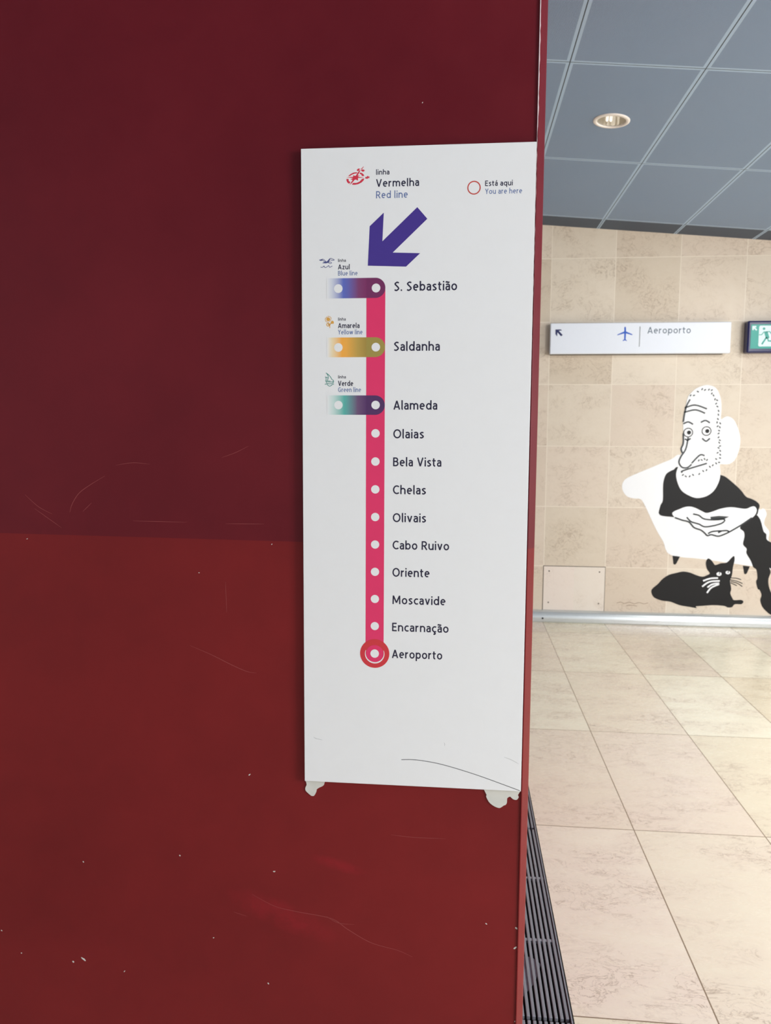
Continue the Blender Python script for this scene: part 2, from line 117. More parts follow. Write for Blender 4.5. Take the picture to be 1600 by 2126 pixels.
# ------------------------------------------------------------------ materials
def lin(c):
    return tuple(((v / 255) / 12.92 if v / 255 <= 0.04045 else ((v / 255 + 0.055) / 1.055) ** 2.4) for v in c) + (1.0,)

class NT:
    def __init__(self, name):
        self.m = bpy.data.materials.new(name); self.m.use_nodes = True
        self.t = self.m.node_tree; self.b = self.t.nodes['Principled BSDF']
    def n(self, kind, **kw):
        nd = self.t.nodes.new(kind)
        for k, v in kw.items(): setattr(nd, k, v)
        return nd
    def put(self, sock, v):
        if hasattr(v, 'is_linked') or isinstance(v, bpy.types.NodeSocket): self.t.links.new(v, sock)
        else: sock.default_value = v
    def math(self, op, a, b=0.0, c=None):
        nd = self.n('ShaderNodeMath', operation=op)
        self.put(nd.inputs[0], a); self.put(nd.inputs[1], b)
        if c is not None: self.put(nd.inputs[2], c)
        return nd.outputs[0]
    def coords(self):
        tc = self.n('ShaderNodeTexCoord'); sx = self.n('ShaderNodeSeparateXYZ')
        self.t.links.new(tc.outputs['Object'], sx.inputs[0])
        return tc.outputs['Object'], sx.outputs[0], sx.outputs[1], sx.outputs[2]
    def noise(self, vec, scale, detail=3, rough=0.55, dist=0.0):
        nd = self.n('ShaderNodeTexNoise')
        self.put(nd.inputs['Vector'], vec); nd.inputs['Scale'].default_value = scale
        nd.inputs['Detail'].default_value = detail; nd.inputs['Roughness'].default_value = rough; nd.inputs['Distortion'].default_value = dist
        return nd.outputs['Fac']
    def mapr(self, v, a, b, c=0.0, d=1.0):
        nd = self.n('ShaderNodeMapRange'); self.put(nd.inputs[0], v)
        for i, q in enumerate((a, b, c, d)): nd.inputs[i + 1].default_value = q
        return nd.outputs[0]
    def mix(self, f, a, b, blend='MIX'):
        nd = self.n('ShaderNodeMix', data_type='RGBA', blend_type=blend)
        self.put(nd.inputs[0], f); self.put(nd.inputs[6], a); self.put(nd.inputs[7], b)
        return nd.outputs[2]
    def ramp(self, f, stops):
        nd = self.n('ShaderNodeValToRGB'); self.put(nd.inputs[0], f)
        e = nd.color_ramp.elements
        while len(e) < len(stops): e.new(0.5)
        for i, (p, c) in enumerate(stops): e[i].position = p; e[i].color = c
        return nd.outputs[0]
    def vec(self, x, y, z=0.0):
        nd = self.n('ShaderNodeCombineXYZ')
        for i, q in enumerate((x, y, z)): self.put(nd.inputs[i], q)
        return nd.outputs[0]
    def white(self, vec):
        nd = self.n('ShaderNodeTexWhiteNoise', noise_dimensions='3D'); self.put(nd.inputs['Vector'], vec)
        return nd.outputs['Value']
    def bump(self, h, dist, strength=1.0):
        nd = self.n('ShaderNodeBump'); self.put(nd.inputs['Height'], h)
        nd.inputs['Distance'].default_value = dist; nd.inputs['Strength'].default_value = strength
        self.t.links.new(nd.outputs[0], self.b.inputs['Normal'])
    def set(self, color=None, rough=0.5, metal=0.0, spec=0.5, coat=0.0):
        if color is not None: self.put(self.b.inputs['Base Color'], color)
        self.put(self.b.inputs['Roughness'], rough)
        self.b.inputs['Metallic'].default_value = metal
        self.b.inputs['Specular IOR Level'].default_value = spec
        return self.m

def plain(name, rgb, rough=0.5, metal=0.0, spec=0.5, speck=0.04):
    k = NT(name); v, x, y, z = k.coords()
    f = k.noise(v, 35, 3)
    c = lin(rgb); d = tuple(q * (1 - speck * 2) for q in c[:3]) + (1,)
    return k.set(k.mix(f, d, c), rough, metal, spec)

# paint of the red partition: wine red above, brighter brick red below a painted line
def red_paint(name, grain, gloss=0.0):
    k = NT(name); v, x, y, z = k.coords()
    edge = k.math('SUBTRACT', k.math('MULTIPLY', x, -0.0105), -1.3624)
    low = k.math('LESS_THAN', z, edge)
    n1 = k.noise(v, 2.2, 4, 0.6); n2 = k.noise(v, 260, 2, 0.6); n3 = k.noise(v, 14, 5, 0.7)
    f = k.mapr(k.math('ADD', n1, k.math('MULTIPLY', n3, 0.35)), 0.45, 0.9)
    upper = k.mix(f, RED_UPPER[0], RED_UPPER[1])
    lower = k.mix(f, RED_LOWER[0], RED_LOWER[1])
    c = k.mix(low, upper, lower)
    # rubbed smears in the lower paint
    for (cx, cz), (rx, rz, tilt) in zip(SMEARS[:2], ((0.10, 0.03, -0.35), (0.05, 0.012, -0.25))):
        dx = k.math('SUBTRACT', x, cx); dz = k.math('SUBTRACT', z, cz)
        dz = k.math('SUBTRACT', dz, k.math('MULTIPLY', dx, tilt))
        d = k.math('ADD', k.math('POWER', k.math('ABSOLUTE', k.math('DIVIDE', dx, rx)), 2.0), k.math('POWER', k.math('ABSOLUTE', k.math('DIVIDE', dz, rz)), 2.0))
        m = k.math('MULTIPLY', k.mapr(d, 0.0, 1.3, 0.7, 0.0), k.mapr(n3, 0.35, 0.6))
        c = k.mix(m, c, RED_SMEAR)
    k.bump(k.math('ADD', k.math('MULTIPLY', n2, grain), k.math('MULTIPLY', n3, 1.2 if gloss == 0 else 0.0)), 0.0006, 0.5)
    return k.set(c, k.mapr(n3, 0.3, 0.7, 0.36 - gloss, 0.46 - gloss), 0, 0.17)

def stone(name, axis, x0, sx, z0, sz, light, dark, pink, joint, jw, vein, rough, joint_dark):
    k = NT(name); v, x, y, z = k.coords()
    w = z if axis == 'wall' else y
    u = k.math('DIVIDE', k.math('SUBTRACT', x, x0), sx); t = k.math('DIVIDE', k.math('SUBTRACT', w, z0), sz)
    iu = k.math('FLOOR', u); it = k.math('FLOOR', t)
    r1 = k.white(k.vec(iu, it, 1.0)); r2 = k.white(k.vec(iu, it, 7.0)); r3 = k.white(k.vec(iu, it, 13.0))
    # every slab is cut from another place in the block
    off = k.vec(k.math('ADD', x, k.math('MULTIPLY', r1, 17.0)), k.math('ADD', w, k.math('MULTIPLY', r2, 23.0)), k.math('MULTIPLY', r3, 9.0))
    mp = k.n('ShaderNodeMapping'); k.put(mp.inputs[0], off); mp.inputs['Scale'].default_value = (1.0, 1.9 if axis == 'floor' else 1.2, 1.0)
    ov = mp.outputs[0]
    n1 = k.noise(ov, 3.0, 4, 0.6, 0.4); n2 = k.noise(ov, 16, 5, 0.65, 0.8); n3 = k.noise(ov, 7.0, 5, 0.62, 1.6); n4 = k.noise(ov, 70, 3, 0.6)
    base = k.mix(k.mapr(k.math('ADD', k.math('MULTIPLY', r1, 0.6), k.math('MULTIPLY', n1, 0.6)), 0.25, 0.95), light, dark)
    base = k.mix(k.math('MULTIPLY', k.mapr(k.math('ADD', r2, n1), 0.7, 1.5), 0.75), base, pink)
    ridge = k.math('ABSOLUTE', k.math('SUBTRACT', n3, 0.5))
    veins = k.math('MULTIPLY', k.mapr(ridge, 0.0, 0.022, 1.0, 0.0), k.mapr(n1, 0.42, 0.62))
    base = k.mix(k.math('MULTIPLY', veins, 0.55), base, vein)
    ridge2 = k.math('ABSOLUTE', k.math('SUBTRACT', n2, 0.52))
    veins2 = k.math('MULTIPLY', k.mapr(ridge2, 0.0, 0.02, 1.0, 0.0), k.mapr(n1, 0.5, 0.6))
    base = k.mix(k.math('MULTIPLY', veins2, 0.35), base, vein)
    base = k.mix(k.mapr(n2, 0.55, 0.75, 0, 0.35), base, dark)
    n5 = k.noise(ov, 38, 4, 0.7, 0.5)
    base = k.mix(k.mapr(n4, 0.6, 0.75, 0, 0.6), base, light)
    base = k.mix(k.mapr(n5, 0.42, 0.28, 0, 0.4), base, dark)
    base = k.mix(k.math('MULTIPLY', k.mapr(n4, 0.34, 0.24, 0, 0.75), k.mapr(n1, 0.45, 0.6)), base, vein)
    fu = k.math('FRACT', u); ft = k.math('FRACT', t)
    du = k.math('MULTIPLY', k.math('MINIMUM', fu, k.math('SUBTRACT', 1.0, fu)), sx)
    dt = k.math('MULTIPLY', k.math('MINIMUM', ft, k.math('SUBTRACT', 1.0, ft)), sz)
    j = k.math('LESS_THAN', k.math('MINIMUM', du, dt), jw)
    k.bump(k.math('SUBTRACT', k.math('MULTIPLY', n4, 0.1), k.math('MULTIPLY', j, joint_dark)), 0.001, 0.6)
    return k.set(k.mix(j, base, joint), k.mapr(n2, 0.3, 0.7, rough - 0.05, rough + 0.08), 0, 0.4)

def ceiling_metal():
    k = NT('perforated_ceiling_metal'); v, x, y, z = k.coords()
    sx, sy_, jx, jy = 0.5955, 1.2085, -0.1655, -0.2735
    fu = k.math('FRACT', k.math('DIVIDE', k.math('SUBTRACT', x, jx), sx)); ft = k.math('FRACT', k.math('DIVIDE', k.math('SUBTRACT', y, jy), sy_))
    du = k.math('MULTIPLY', k.math('MINIMUM', fu, k.math('SUBTRACT', 1.0, fu)), sx)
    dt = k.math('MULTIPLY', k.math('MINIMUM', ft, k.math('SUBTRACT', 1.0, ft)), sy_)
    d = k.math('MINIMUM', du, dt)
    p = 0.0042
    hx = k.math('SUBTRACT', k.math('FRACT', k.math('DIVIDE', x, p)), 0.5); hy = k.math('SUBTRACT', k.math('FRACT', k.math('DIVIDE', y, p)), 0.5)
    r2 = k.math('ADD', k.math('MULTIPLY', hx, hx), k.math('MULTIPLY', hy, hy))
    hole = k.math('MULTIPLY', k.math('LESS_THAN', r2, 0.085), k.math('GREATER_THAN', d, 0.0165))
    n = k.noise(v, 2.0, 2)
    paint = k.mix(n, CEIL[0], CEIL[1])
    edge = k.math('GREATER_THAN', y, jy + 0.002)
    margin = k.math('LESS_THAN', d, 0.0165)
    paint = k.mix(margin, paint, CEIL[4])
    c = k.mix(hole, paint, CEIL[2])
    c = k.mix(k.math('MULTIPLY', edge, k.math('GREATER_THAN', d, 0.012)), c, CEIL[3])  # shade along the back wall put into the colour of the end strip
    gap = k.math('LESS_THAN', d, 0.0022)
    c = k.mix(gap, c, CEIL[5])
    k.bump(k.math('MULTIPLY', gap, -1.0), 0.004)
    return k.set(c, 0.5, 0.0, 0.4)

RED_UPPER = (lin((91, 18, 28)), lin((103, 24, 33)))
RED_LOWER = (lin((107, 24, 27)), lin((121, 29, 31)))
RED_SMEAR = lin((136, 28, 36))
WALL = (lin((230, 218, 200)), lin((210, 195, 174)), lin((222, 205, 188)), lin((240, 229, 212)), 0.0026, lin((160, 138, 116)), 0.42, 0.4)
FLOOR = (lin((243, 236, 213)), lin((230, 217, 190)), lin((237, 219, 205)), lin((148, 128, 106)), 0.0022, lin((146, 124, 104)), 0.24, 1.0)
PANEL = (lin((238, 229, 217)), lin((230, 218, 204)), lin((236, 221, 210)), lin((232, 216, 196)), 0.0, lin((180, 158, 140)), 0.42, 0.4)
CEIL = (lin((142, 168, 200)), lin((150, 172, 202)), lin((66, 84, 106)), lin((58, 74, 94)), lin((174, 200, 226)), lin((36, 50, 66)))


M = {}
M['red'] = red_paint('red_wall_paint', 0.25)
M['red_edge'] = red_paint('red_edge_paint', 0.5, 0.08)
M['pale_strip'] = plain('pale_edge_strip', (236, 214, 216), 0.35)
M['plaster'] = plain('white_filler', (214, 213, 206), 0.8, speck=0.12)
M['scratch'] = plain('scratched_paint', (140, 58, 58), 0.5)
M['wallstone'] = stone('beige_wall_marble', 'wall', 0.7098, 0.5, 0.467, 0.4967, *WALL)
M['floorstone'] = stone('cream_floor_marble', 'floor', 0.7098, 0.5, 6.0353, 1.0193, *FLOOR)
M['panelstone'] = stone('pale_panel_marble', 'wall', 0.0, 50, -3.0, 50, *PANEL)
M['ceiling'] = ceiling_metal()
M['sign_white'] = plain('sign_white', (229, 229, 230), 0.42, speck=0.015)
M['ink'] = plain('ink_navy', (24, 18, 52), 0.45)
M['blue'] = plain('ink_slate_blue', (84, 106, 158), 0.45)
M['purple'] = plain('ink_purple', (64, 42, 136), 0.4)
M['pink'] = plain('ink_pink_red', (222, 44, 100), 0.4)
M['crimson'] = plain('ink_crimson', (208, 44, 66), 0.4)
M['legend_red'] = plain('ink_brick_red', (192, 62, 52), 0.4)
M['ring_red'] = plain('ink_ring_red', (204, 46, 56), 0.4)
M['gull_blue'] = plain('ink_gull_blue', (70, 76, 132), 0.4)
M['flower_yellow'] = plain('ink_flower_yellow', (216, 160, 66), 0.4)
M['boat_green'] = plain('ink_boat_green', (60, 138, 126), 0.4)
M['scuff'] = plain('dark_scuff', (70, 70, 74), 0.5)
M['scuff_light'] = plain('pale_scuff', (165, 165, 168), 0.5)
M['light_sign'] = plain('signboard_white', (236, 242, 252), 0.4, speck=0.01)
M['light_sign_back'] = plain('signboard_case_and_shade', (92, 84, 74), 0.5)
M['sign_blue'] = plain('signboard_blue', (8, 88, 200), 0.4)
M['sign_navy'] = plain('signboard_navy', (16, 28, 92), 0.4)
M['sign_grey'] = plain('signboard_grey', (78, 98, 116), 0.4)
M['line_grey'] = plain('signboard_line', (150, 156, 160), 0.4)
M['navy_frame'] = plain('navy_plastic', (26, 28, 84), 0.22, spec=0.6)
M['exit_green'] = plain('exit_green', (0, 160, 146), 0.35)
M['exit_white'] = plain('exit_white', (222, 244, 246), 0.35)
M['decal_white'] = plain('decal_white', (246, 248, 250), 0.45, speck=0.01)
M['decal_black'] = plain('decal_black', (17, 16, 17), 0.45, 0.0, 0.3, speck=0.08)
M['decal_line'] = plain('decal_line', (34, 40, 44), 0.4)
M['decal_faint'] = plain('decal_faint_ink', (164, 142, 122), 0.5)
M['steel'] = plain('brushed_rail_metal', (208, 212, 212), 0.3, 0.55)
M['hole'] = plain('dark_hole', (10, 10, 10), 0.9)
M['grate'] = plain('grate_metal', (154, 158, 166), 0.45, 0.25, speck=0.1)
M['trench'] = plain('drain_dirt', (34, 31, 27), 0.95, speck=0.3)
M['paper'] = plain('paper_scrap', (232, 236, 246), 0.7)
M['trim_white'] = plain('downlight_trim_white', (250, 243, 236), 0.4)
M['reflector'] = plain('downlight_reflector', (236, 231, 220), 0.15, 0.6)
M['lamp'] = plain('fluorescent_tube', (250, 246, 236), 0.4)
_l = M['lamp'].node_tree.nodes['Principled BSDF']; _l.inputs['Emission Color'].default_value = (1, 0.95, 0.88, 1); _l.inputs['Emission Strength'].default_value = 0.75
M['socket'] = plain('lamp_socket', (92, 82, 74), 0.5)
M['screw'] = plain('screw_steel', (110, 100, 90), 0.4, 0.7)

def band_material(name, stops):
    k = NT(name); v, x, y, z = k.coords()
    f = k.mapr(x, -0.1535, -0.0845)
    return k.set(k.ramp(f, [(p, lin(c)) for p, c in stops]), 0.4)
WHT = (229, 229, 230)
M['band_blue'] = band_material('band_blue_to_wine', [(0, WHT), (0.13, (205, 208, 220)), (0.42, (88, 102, 184)), (0.55, (96, 96, 170)), (0.8, (120, 56, 104)), (1, (118, 36, 90))])
M['band_yellow'] = band_material('band_orange_to_olive', [(0, WHT), (0.13, (232, 214, 176)), (0.38, (238, 166, 62)), (0.5, (232, 166, 68)), (0.78, (184, 152, 70)), (1, (158, 132, 58))])
M['band_green'] = band_material('band_teal_to_plum', [(0, WHT), (0.16, (196, 216, 212)), (0.44, (84, 172, 162)), (0.55, (96, 150, 152)), (0.78, (104, 76, 112)), (1, (80, 42, 96))])
M['end_wine'] = plain('band_end_wine', (112, 34, 88), 0.4)
M['end_olive'] = plain('band_end_olive', (158, 140, 66), 0.4)
M['end_plum'] = plain('band_end_plum', (76, 38, 92), 0.4)

# ------------------------------------------------------------------ helpers
def link(name, bm, mats, parent=None, loc=None, smooth=False):
    me = bpy.data.meshes.new(name)
    bmesh.ops.remove_doubles(bm, verts=bm.verts, dist=1e-7)
    bm.to_mesh(me); bm.free()
    for m in (mats if isinstance(mats, (list, tuple)) else [mats]): me.materials.append(m)
    if smooth:
        for p in me.polygons: p.use_smooth = True
    o = bpy.data.objects.new(name, me); COL.objects.link(o)
    if parent: o.parent = parent
    if loc: o.location = loc
    return o
def empty(name, loc, label, cat, group=None):
    o = bpy.data.objects.new(name, None); COL.objects.link(o); o.location = loc; o.empty_display_size = 0.05
    return tag(o, label, cat, group)
def tag(o, label, cat, group=None):
    o['label'] = label; o['category'] = cat
    if group: o['group'] = group
    return o
def struct(o, label, cat):
    o['kind'] = 'structure'; return tag(o, label, cat)
def box(bm, x0, x1, y0, y1, z0, z1, mi=0, bevel=0.0, seg=2):
    vs = [bm.verts.new(p) for p in ((x0,y0,z0),(x1,y0,z0),(x1,y1,z0),(x0,y1,z0),(x0,y0,z1),(x1,y0,z1),(x1,y1,z1),(x0,y1,z1))]
    fs = [bm.faces.new([vs[i] for i in q]) for q in ((0,1,5,4),(1,2,6,5),(2,3,7,6),(3,0,4,7),(4,5,6,7),(3,2,1,0))]
    for f in fs: f.material_index = mi
    if bevel:
        es = list({e for f in fs for e in f.edges})
        r = bmesh.ops.bevel(bm, geom=es, offset=bevel, segments=seg, affect='EDGES', profile=0.5)
        for f in r['faces']: f.material_index = mi
def smooth_pts(pts, closed=True, n=5):
    out = []; N = len(pts)
    rng = range(N) if closed else range(N - 1)
    for i in rng:
        g = lambda j: pts[j % N] if closed else pts[max(0, min(N - 1, j))]
        p0, p1, p2, p3 = g(i - 1), g(i), g(i + 1), g(i + 2)
        for s in range(n):
            t = s / n
            out.append(tuple(0.5 * ((2 * b) + (c - a) * t + (2 * a - 5 * b + 4 * c - d) * t * t + (-a + 3 * b - 3 * c + d) * t ** 3) for a, b, c, d in zip(p0, p1, p2, p3)))
    if not closed: out.append(tuple(pts[-1]))
    return out
def flat(bm, pts, yf, yb, mi=0):
    """polygon in x,z given a real thickness from yf (front) to yb (back)"""
    tris = tessellate_polygon([[Vector((p[0], p[1], 0)) for p in pts]])
    fr = [bm.verts.new((p[0], yf, p[1])) for p in pts]; bk = [bm.verts.new((p[0], yb, p[1])) for p in pts]
    area_ = sum(pts[i][0] * pts[(i + 1) % len(pts)][1] - pts[(i + 1) % len(pts)][0] * pts[i][1] for i in range(len(pts)))
    def face(v):
        try: f = bm.faces.new(v); f.material_index = mi
        except ValueError: pass
    for t in tris:
        a, b, c = (pts[i] for i in t)
        ccw = (b[0] - a[0]) * (c[1] - a[1]) - (b[1] - a[1]) * (c[0] - a[0]) > 0
        q = t if ccw else t[::-1]
        face([fr[i] for i in q]); face([bk[i] for i in q[::-1]])
    n = len(pts)
    for i in range(n):
        j = (i + 1) % n
        face([fr[i], bk[i], bk[j], fr[j]] if area_ > 0 else [fr[j], bk[j], bk[i], fr[i]])
def ribbon(bm, pts, w, yf, yb, mi=0, taper=False, closed=False):
    n = len(pts); L = []; Rr = []
    for i in range(n):
        a = pts[(i - 1) % n] if closed else pts[max(0, i - 1)]; b = pts[(i + 1) % n] if closed else pts[min(n - 1, i + 1)]
        d = Vector((b[0] - a[0], b[1] - a[1])); d = d.normalized() if d.length > 0 else Vector((1, 0))
        k = w / 2 * ((0.25 + 0.75 * math.sin(math.pi * (i + 0.3) / (n - 0.4))) if taper else 1.0)
        L.append((pts[i][0] - d.y * k, pts[i][1] + d.x * k)); Rr.append((pts[i][0] + d.y * k, pts[i][1] - d.x * k))
    m = n if closed else n - 1
    lf = [bm.verts.new((p[0], yf, p[1])) for p in L]; rf = [bm.verts.new((p[0], yf, p[1])) for p in Rr]
    lb = [bm.verts.new((p[0], yb, p[1])) for p in L]; rb = [bm.verts.new((p[0], yb, p[1])) for p in Rr]
    for i in range(m):
        j = (i + 1) % n
        for q in ((rf[i], rf[j], lf[j], lf[i]), (lf[i], lf[j], lb[j], lb[i]), (rf[j], rf[i], rb[i], rb[j])):
            f = bm.faces.new(q); f.material_index = mi
def circle(cx, cz, r, n=40, rz=None, a0=0.0, a1=2 * math.pi):
    full = abs(a1 - a0 - 2 * math.pi) < 1e-6
    return [(cx + r * math.cos(a0 + (a1 - a0) * i / (n if full else n - 1)), cz + (rz or r) * math.sin(a0 + (a1 - a0) * i / (n if full else n - 1))) for i in range(n)]
def annulus(bm, c, r0, r1, yf, yb, mi=0, n=48):
    rm = (r0 + r1) / 2
    ribbon(bm, circle(c[0], c[1], rm, n), abs(r1 - r0), yf, yb, mi, closed=True)
# ------------------------------------------------------------------ lettering: round humanist stroke alphabet (capital height 1)
GH, XH = 0.07, 0.73
def arc(cx, cz, rx, rz, a0, a1, n=14):
    return [(cx + rx * math.cos(R(a0 + (a1 - a0) * i / n)), cz + rz * math.sin(R(a0 + (a1 - a0) * i / n))) for i in range(n + 1)]
def bowl(x0, x1, z0, z1): return arc((x0 + x1) / 2, (z0 + z1) / 2, (x1 - x0) / 2 - GH, (z1 - z0) / 2 - GH, 0, 360, 24)
def arch(x0, x1): return [(x0 + GH, 0.36)] + arc((x0 + x1) / 2, XH - GH - 0.24, (x1 - x0) / 2 - GH, 0.24, 180, 0) + [(x1 - GH, 0)]
A_ = [smooth_pts([(0.05, 0.60), (0.20, 0.665), (0.34, 0.62), (0.385, 0.50)], False, 5) + [(0.385, 0.0)],
      [(0.385, 0.42), (0.22, 0.42)] + arc(0.20, 0.24, 0.13, 0.18, 90, 270) + smooth_pts([(0.20, 0.06), (0.30, 0.09), (0.385, 0.18)], False, 4)]
C_ = [arc(0.29, XH / 2, 0.22, XH / 2 - GH, 52, 308, 20)]
BIGC = arc(0.39, 0.5, 0.32, 0.43, 50, 310, 24)
GLYPH = {
 'a': (0.455, A_), 'á': (0.455, A_ + [[(0.20, 0.82), (0.32, 1.02)]]),
 'ã': (0.455, A_ + [smooth_pts([(0.03, 0.85), (0.13, 0.92), (0.27, 0.85), (0.38, 0.92)], False, 5)]),
 'b': (0.56, [[(GH, 0), (GH, 1.05)], bowl(0.0, 0.56, 0, XH)]), 'd': (0.56, [[(0.49, 0), (0.49, 1.05)], bowl(0.0, 0.56, 0, XH)]),
 'c': (0.45, C_), 'ç': (0.45, C_ + [smooth_pts([(0.29, 0.05), (0.28, -0.05), (0.35, -0.13), (0.27, -0.22), (0.16, -0.21)], False, 4)]),
 'e': (0.53, [[(0.09, 0.38), (0.46, 0.38)], [(0.46, 0.385)] + arc(0.27, XH / 2, 0.195, XH / 2 - GH, 5, 305, 24)]),
 'h': (0.54, [[(GH, 0), (GH, 1.05)], arch(0, 0.54)]), 'n': (0.54, [[(GH, 0), (GH, XH)], arch(0, 0.54)]),
 'm': (0.86, [[(GH, 0), (GH, XH)], arch(0, 0.50), arch(0.36, 0.86)]),
 'i': (0.14, [[(GH, 0), (GH, XH)], [(GH, 0.86), (GH, 1.02)]]), 'l': (0.16, [[(GH, 1.05), (GH, 0.10), (GH + 0.02, 0.04), (GH + 0.07, 0.02)]]),
 'o': (0.57, [bowl(0, 0.57, 0, XH)]),
 'p': (0.56, [[(GH, -0.28), (GH, XH)], bowl(0.0, 0.56, 0, XH)]), 'q': (0.56, [[(0.49, -0.28), (0.49, XH)], bowl(0.0, 0.56, 0, XH)]),
 'r': (0.35, [[(GH, 0), (GH, XH)], [(GH, 0.38)] + arc(0.31, 0.40, 0.24, 0.26, 175, 88, 8)]),
 's': (0.43, [smooth_pts([(0.375, 0.625), (0.22, 0.665), (0.075, 0.54), (0.21, 0.385), (0.36, 0.21), (0.21, 0.06), (0.04, 0.105)], False, 6)]),
 't': (0.36, [[(0.14, 0.93), (0.14, 0.22)] + arc(0.29, 0.22, 0.15, 0.16, 180, 275, 8), [(0.0, XH - GH), (0.34, XH - GH)]]),
 'u': (0.54, [[(GH, XH), (GH, 0.28)] + arc(0.27, 0.30, 0.20, 0.235, 180, 360) + [(0.47, 0.36)], [(0.47, 0), (0.47, XH)]]),
 'v': (0.52, [[(0.065, XH), (0.26, 0.02)], [(0.455, XH), (0.26, 0.02)]]),
 'w': (0.80, [[(0.06, XH), (0.22, 0.02)], [(0.22, 0.02), (0.40, XH - 0.03)], [(0.40, XH - 0.03), (0.58, 0.02)], [(0.58, 0.02), (0.74, XH)]]),
 'z': (0.44, [[(0.03, XH - GH), (0.40, XH - GH)], [(0.37, XH - 0.06), (0.06, 0.06)], [(0.03, GH), (0.42, GH)]]),
 '.': (0.16, [[(0.08, 0), (0.08, 0.16)]]), ' ': (0.20, []),
 'A': (0.68, [[(0.065, 0), (0.34, 0.98)], [(0.615, 0), (0.34, 0.98)], [(0.16, 0.29), (0.52, 0.29)]]),
 'B': (0.57, [[(GH, 0), (GH, 1)], [(GH, 0.93), (0.26, 0.93)] + arc(0.26, 0.735, 0.20, 0.195, 90, -90) + [(GH, 0.54)], [(0.26, 0.54)] + arc(0.27, 0.305, 0.23, 0.235, 90, -90) + [(GH, 0.07)]]),
 'C': (0.62, [BIGC]), 'G': (0.68, [BIGC + [(0.61, 0.46)], [(0.40, 0.46), (0.66, 0.46)]]),
 'E': (0.49, [[(GH, 0), (GH, 1)], [(GH, 0.93), (0.47, 0.93)], [(GH, 0.52), (0.43, 0.52)], [(GH, 0.07), (0.48, 0.07)]]),
 'M': (0.86, [[(0.09, 0), (0.11, 1)], [(0.12, 0.97), (0.43, 0.16)], [(0.43, 0.16), (0.74, 0.97)], [(0.77, 0), (0.75, 1)]]),
 'O': (0.78, [arc(0.39, 0.5, 0.32, 0.44, 0, 360, 32)]),
 'R': (0.58, [[(GH, 0), (GH, 1)], [(GH, 0.93), (0.27, 0.93)] + arc(0.27, 0.695, 0.21, 0.235, 90, -90) + [(GH, 0.46)], [(0.27, 0.47), (0.53, 0.0)]]),
 'S': (0.52, [smooth_pts([(0.46, 0.87), (0.28, 0.935), (0.09, 0.76), (0.25, 0.55), (0.44, 0.28), (0.25, 0.065), (0.04, 0.12)], False, 7)]),
 'V': (0.66, [[(0.065, 1), (0.33, 0.02)], [(0.595, 1), (0.33, 0.02)]]),
 'Y': (0.60, [[(0.05, 1), (0.30, 0.46)], [(0.55, 1), (0.30, 0.46)], [(0.30, 0), (0.30, 0.50)]]),
}
def text_mesh(name, s, x, z, w, h, yf, thick, mat, parent, weight=0.13):
    """lettering on the baseline z from x on, w wide and h high in the capitals, as thin raised print"""
    gap = 0.115
    total = sum(GLYPH[c][0] + gap for c in s) - gap
    sx = w / total; bm = bmesh.new(); cx = 0.0
    for c in s:
        adv, strokes = GLYPH[c]
        for i, q in enumerate(strokes):
            ribbon(bm, [(x + (cx + a) * sx, z + b * h) for a, b in q], weight * h, yf - 0.000004 * i, yf + thick)
        cx += adv + gap
    return link(name, bm, mat, parent)

# ------------------------------------------------------------------ setting: floor, walls, ceiling
WALL_Y, RED_Y = 6.40, 1.35
GX0, GX1, GY0, GY1 = 0.1375, 0.3275, 0.93, 3.96          # opening for the drain grating
bm = bmesh.new()
for q in ((-4, GX0, -6, 6.6), (GX1, 9, -6, 6.6), (GX0, GX1, -6, GY0), (GX0, GX1, GY1, 6.6)):
    box(bm, q[0], q[1], q[2], q[3], -0.12, 0.0)
struct(link('floor', bm, M['floorstone']), 'polished cream and pink marble slab floor with thin dark joints', 'floor')
bm = bmesh.new()
box(bm, GX0 - 0.01, GX1 + 0.01, GY0 - 0.01, GY1 + 0.01, -0.17, -0.15)
struct(link('trim_1', bm, M['trench']), 'dirty bed of the floor drain under the grating', 'drain bed')

bm = bmesh.new(); box(bm, -4, 9, WALL_Y, WALL_Y + 0.2, 0, 3.75)
struct(link('wall_back', bm, M['wallstone']), 'beige marble tiled wall behind the red partition', 'wall')

# red partition with chipped and scratched paint
bm = bmesh.new()
box(bm, -3.0, 0.1192, RED_Y, 3.55, 0, 3.5, 0)
box(bm, 0.1192, 0.1335, RED_Y + 0.016, 3.55, 0, 3.5, 0)
random.seed(4)
for i, (x, z) in enumerate(CHIPS):
    r = 0.0010 if i > 14 else (0.0024 if i in (6, 7, 12, 13) else 0.0016)
    el = 2.4 if i == 7 else random.uniform(1.0, 1.8); a = -0.7 if i == 7 else random.uniform(-1.2, 1.2)
    pts = []
    for k in range(9):
        t = 2 * math.pi * k / 9; rr = r * random.uniform(0.65, 1.1); px, pz = rr * el * math.cos(t), rr * 0.8 * math.sin(t)
        pts.append((x + px * math.cos(a) - pz * math.sin(a), z + px * math.sin(a) + pz * math.cos(a)))
    flat(bm, pts, RED_Y - 0.0003, RED_Y + 0.0005, 1)
for i, q in enumerate(SCRATCHES):
    ribbon(bm, smooth_pts(q, False, 6), 0.0010 if i in (2, 7, 10) else 0.0007, RED_Y - 0.0002, RED_Y + 0.0005, 2, taper=True)
struct(link('wall_red', bm, [M['red'], M['plaster'], M['scratch']]), 'glossy red painted partition wall in two shades with white chips and scratches', 'wall')
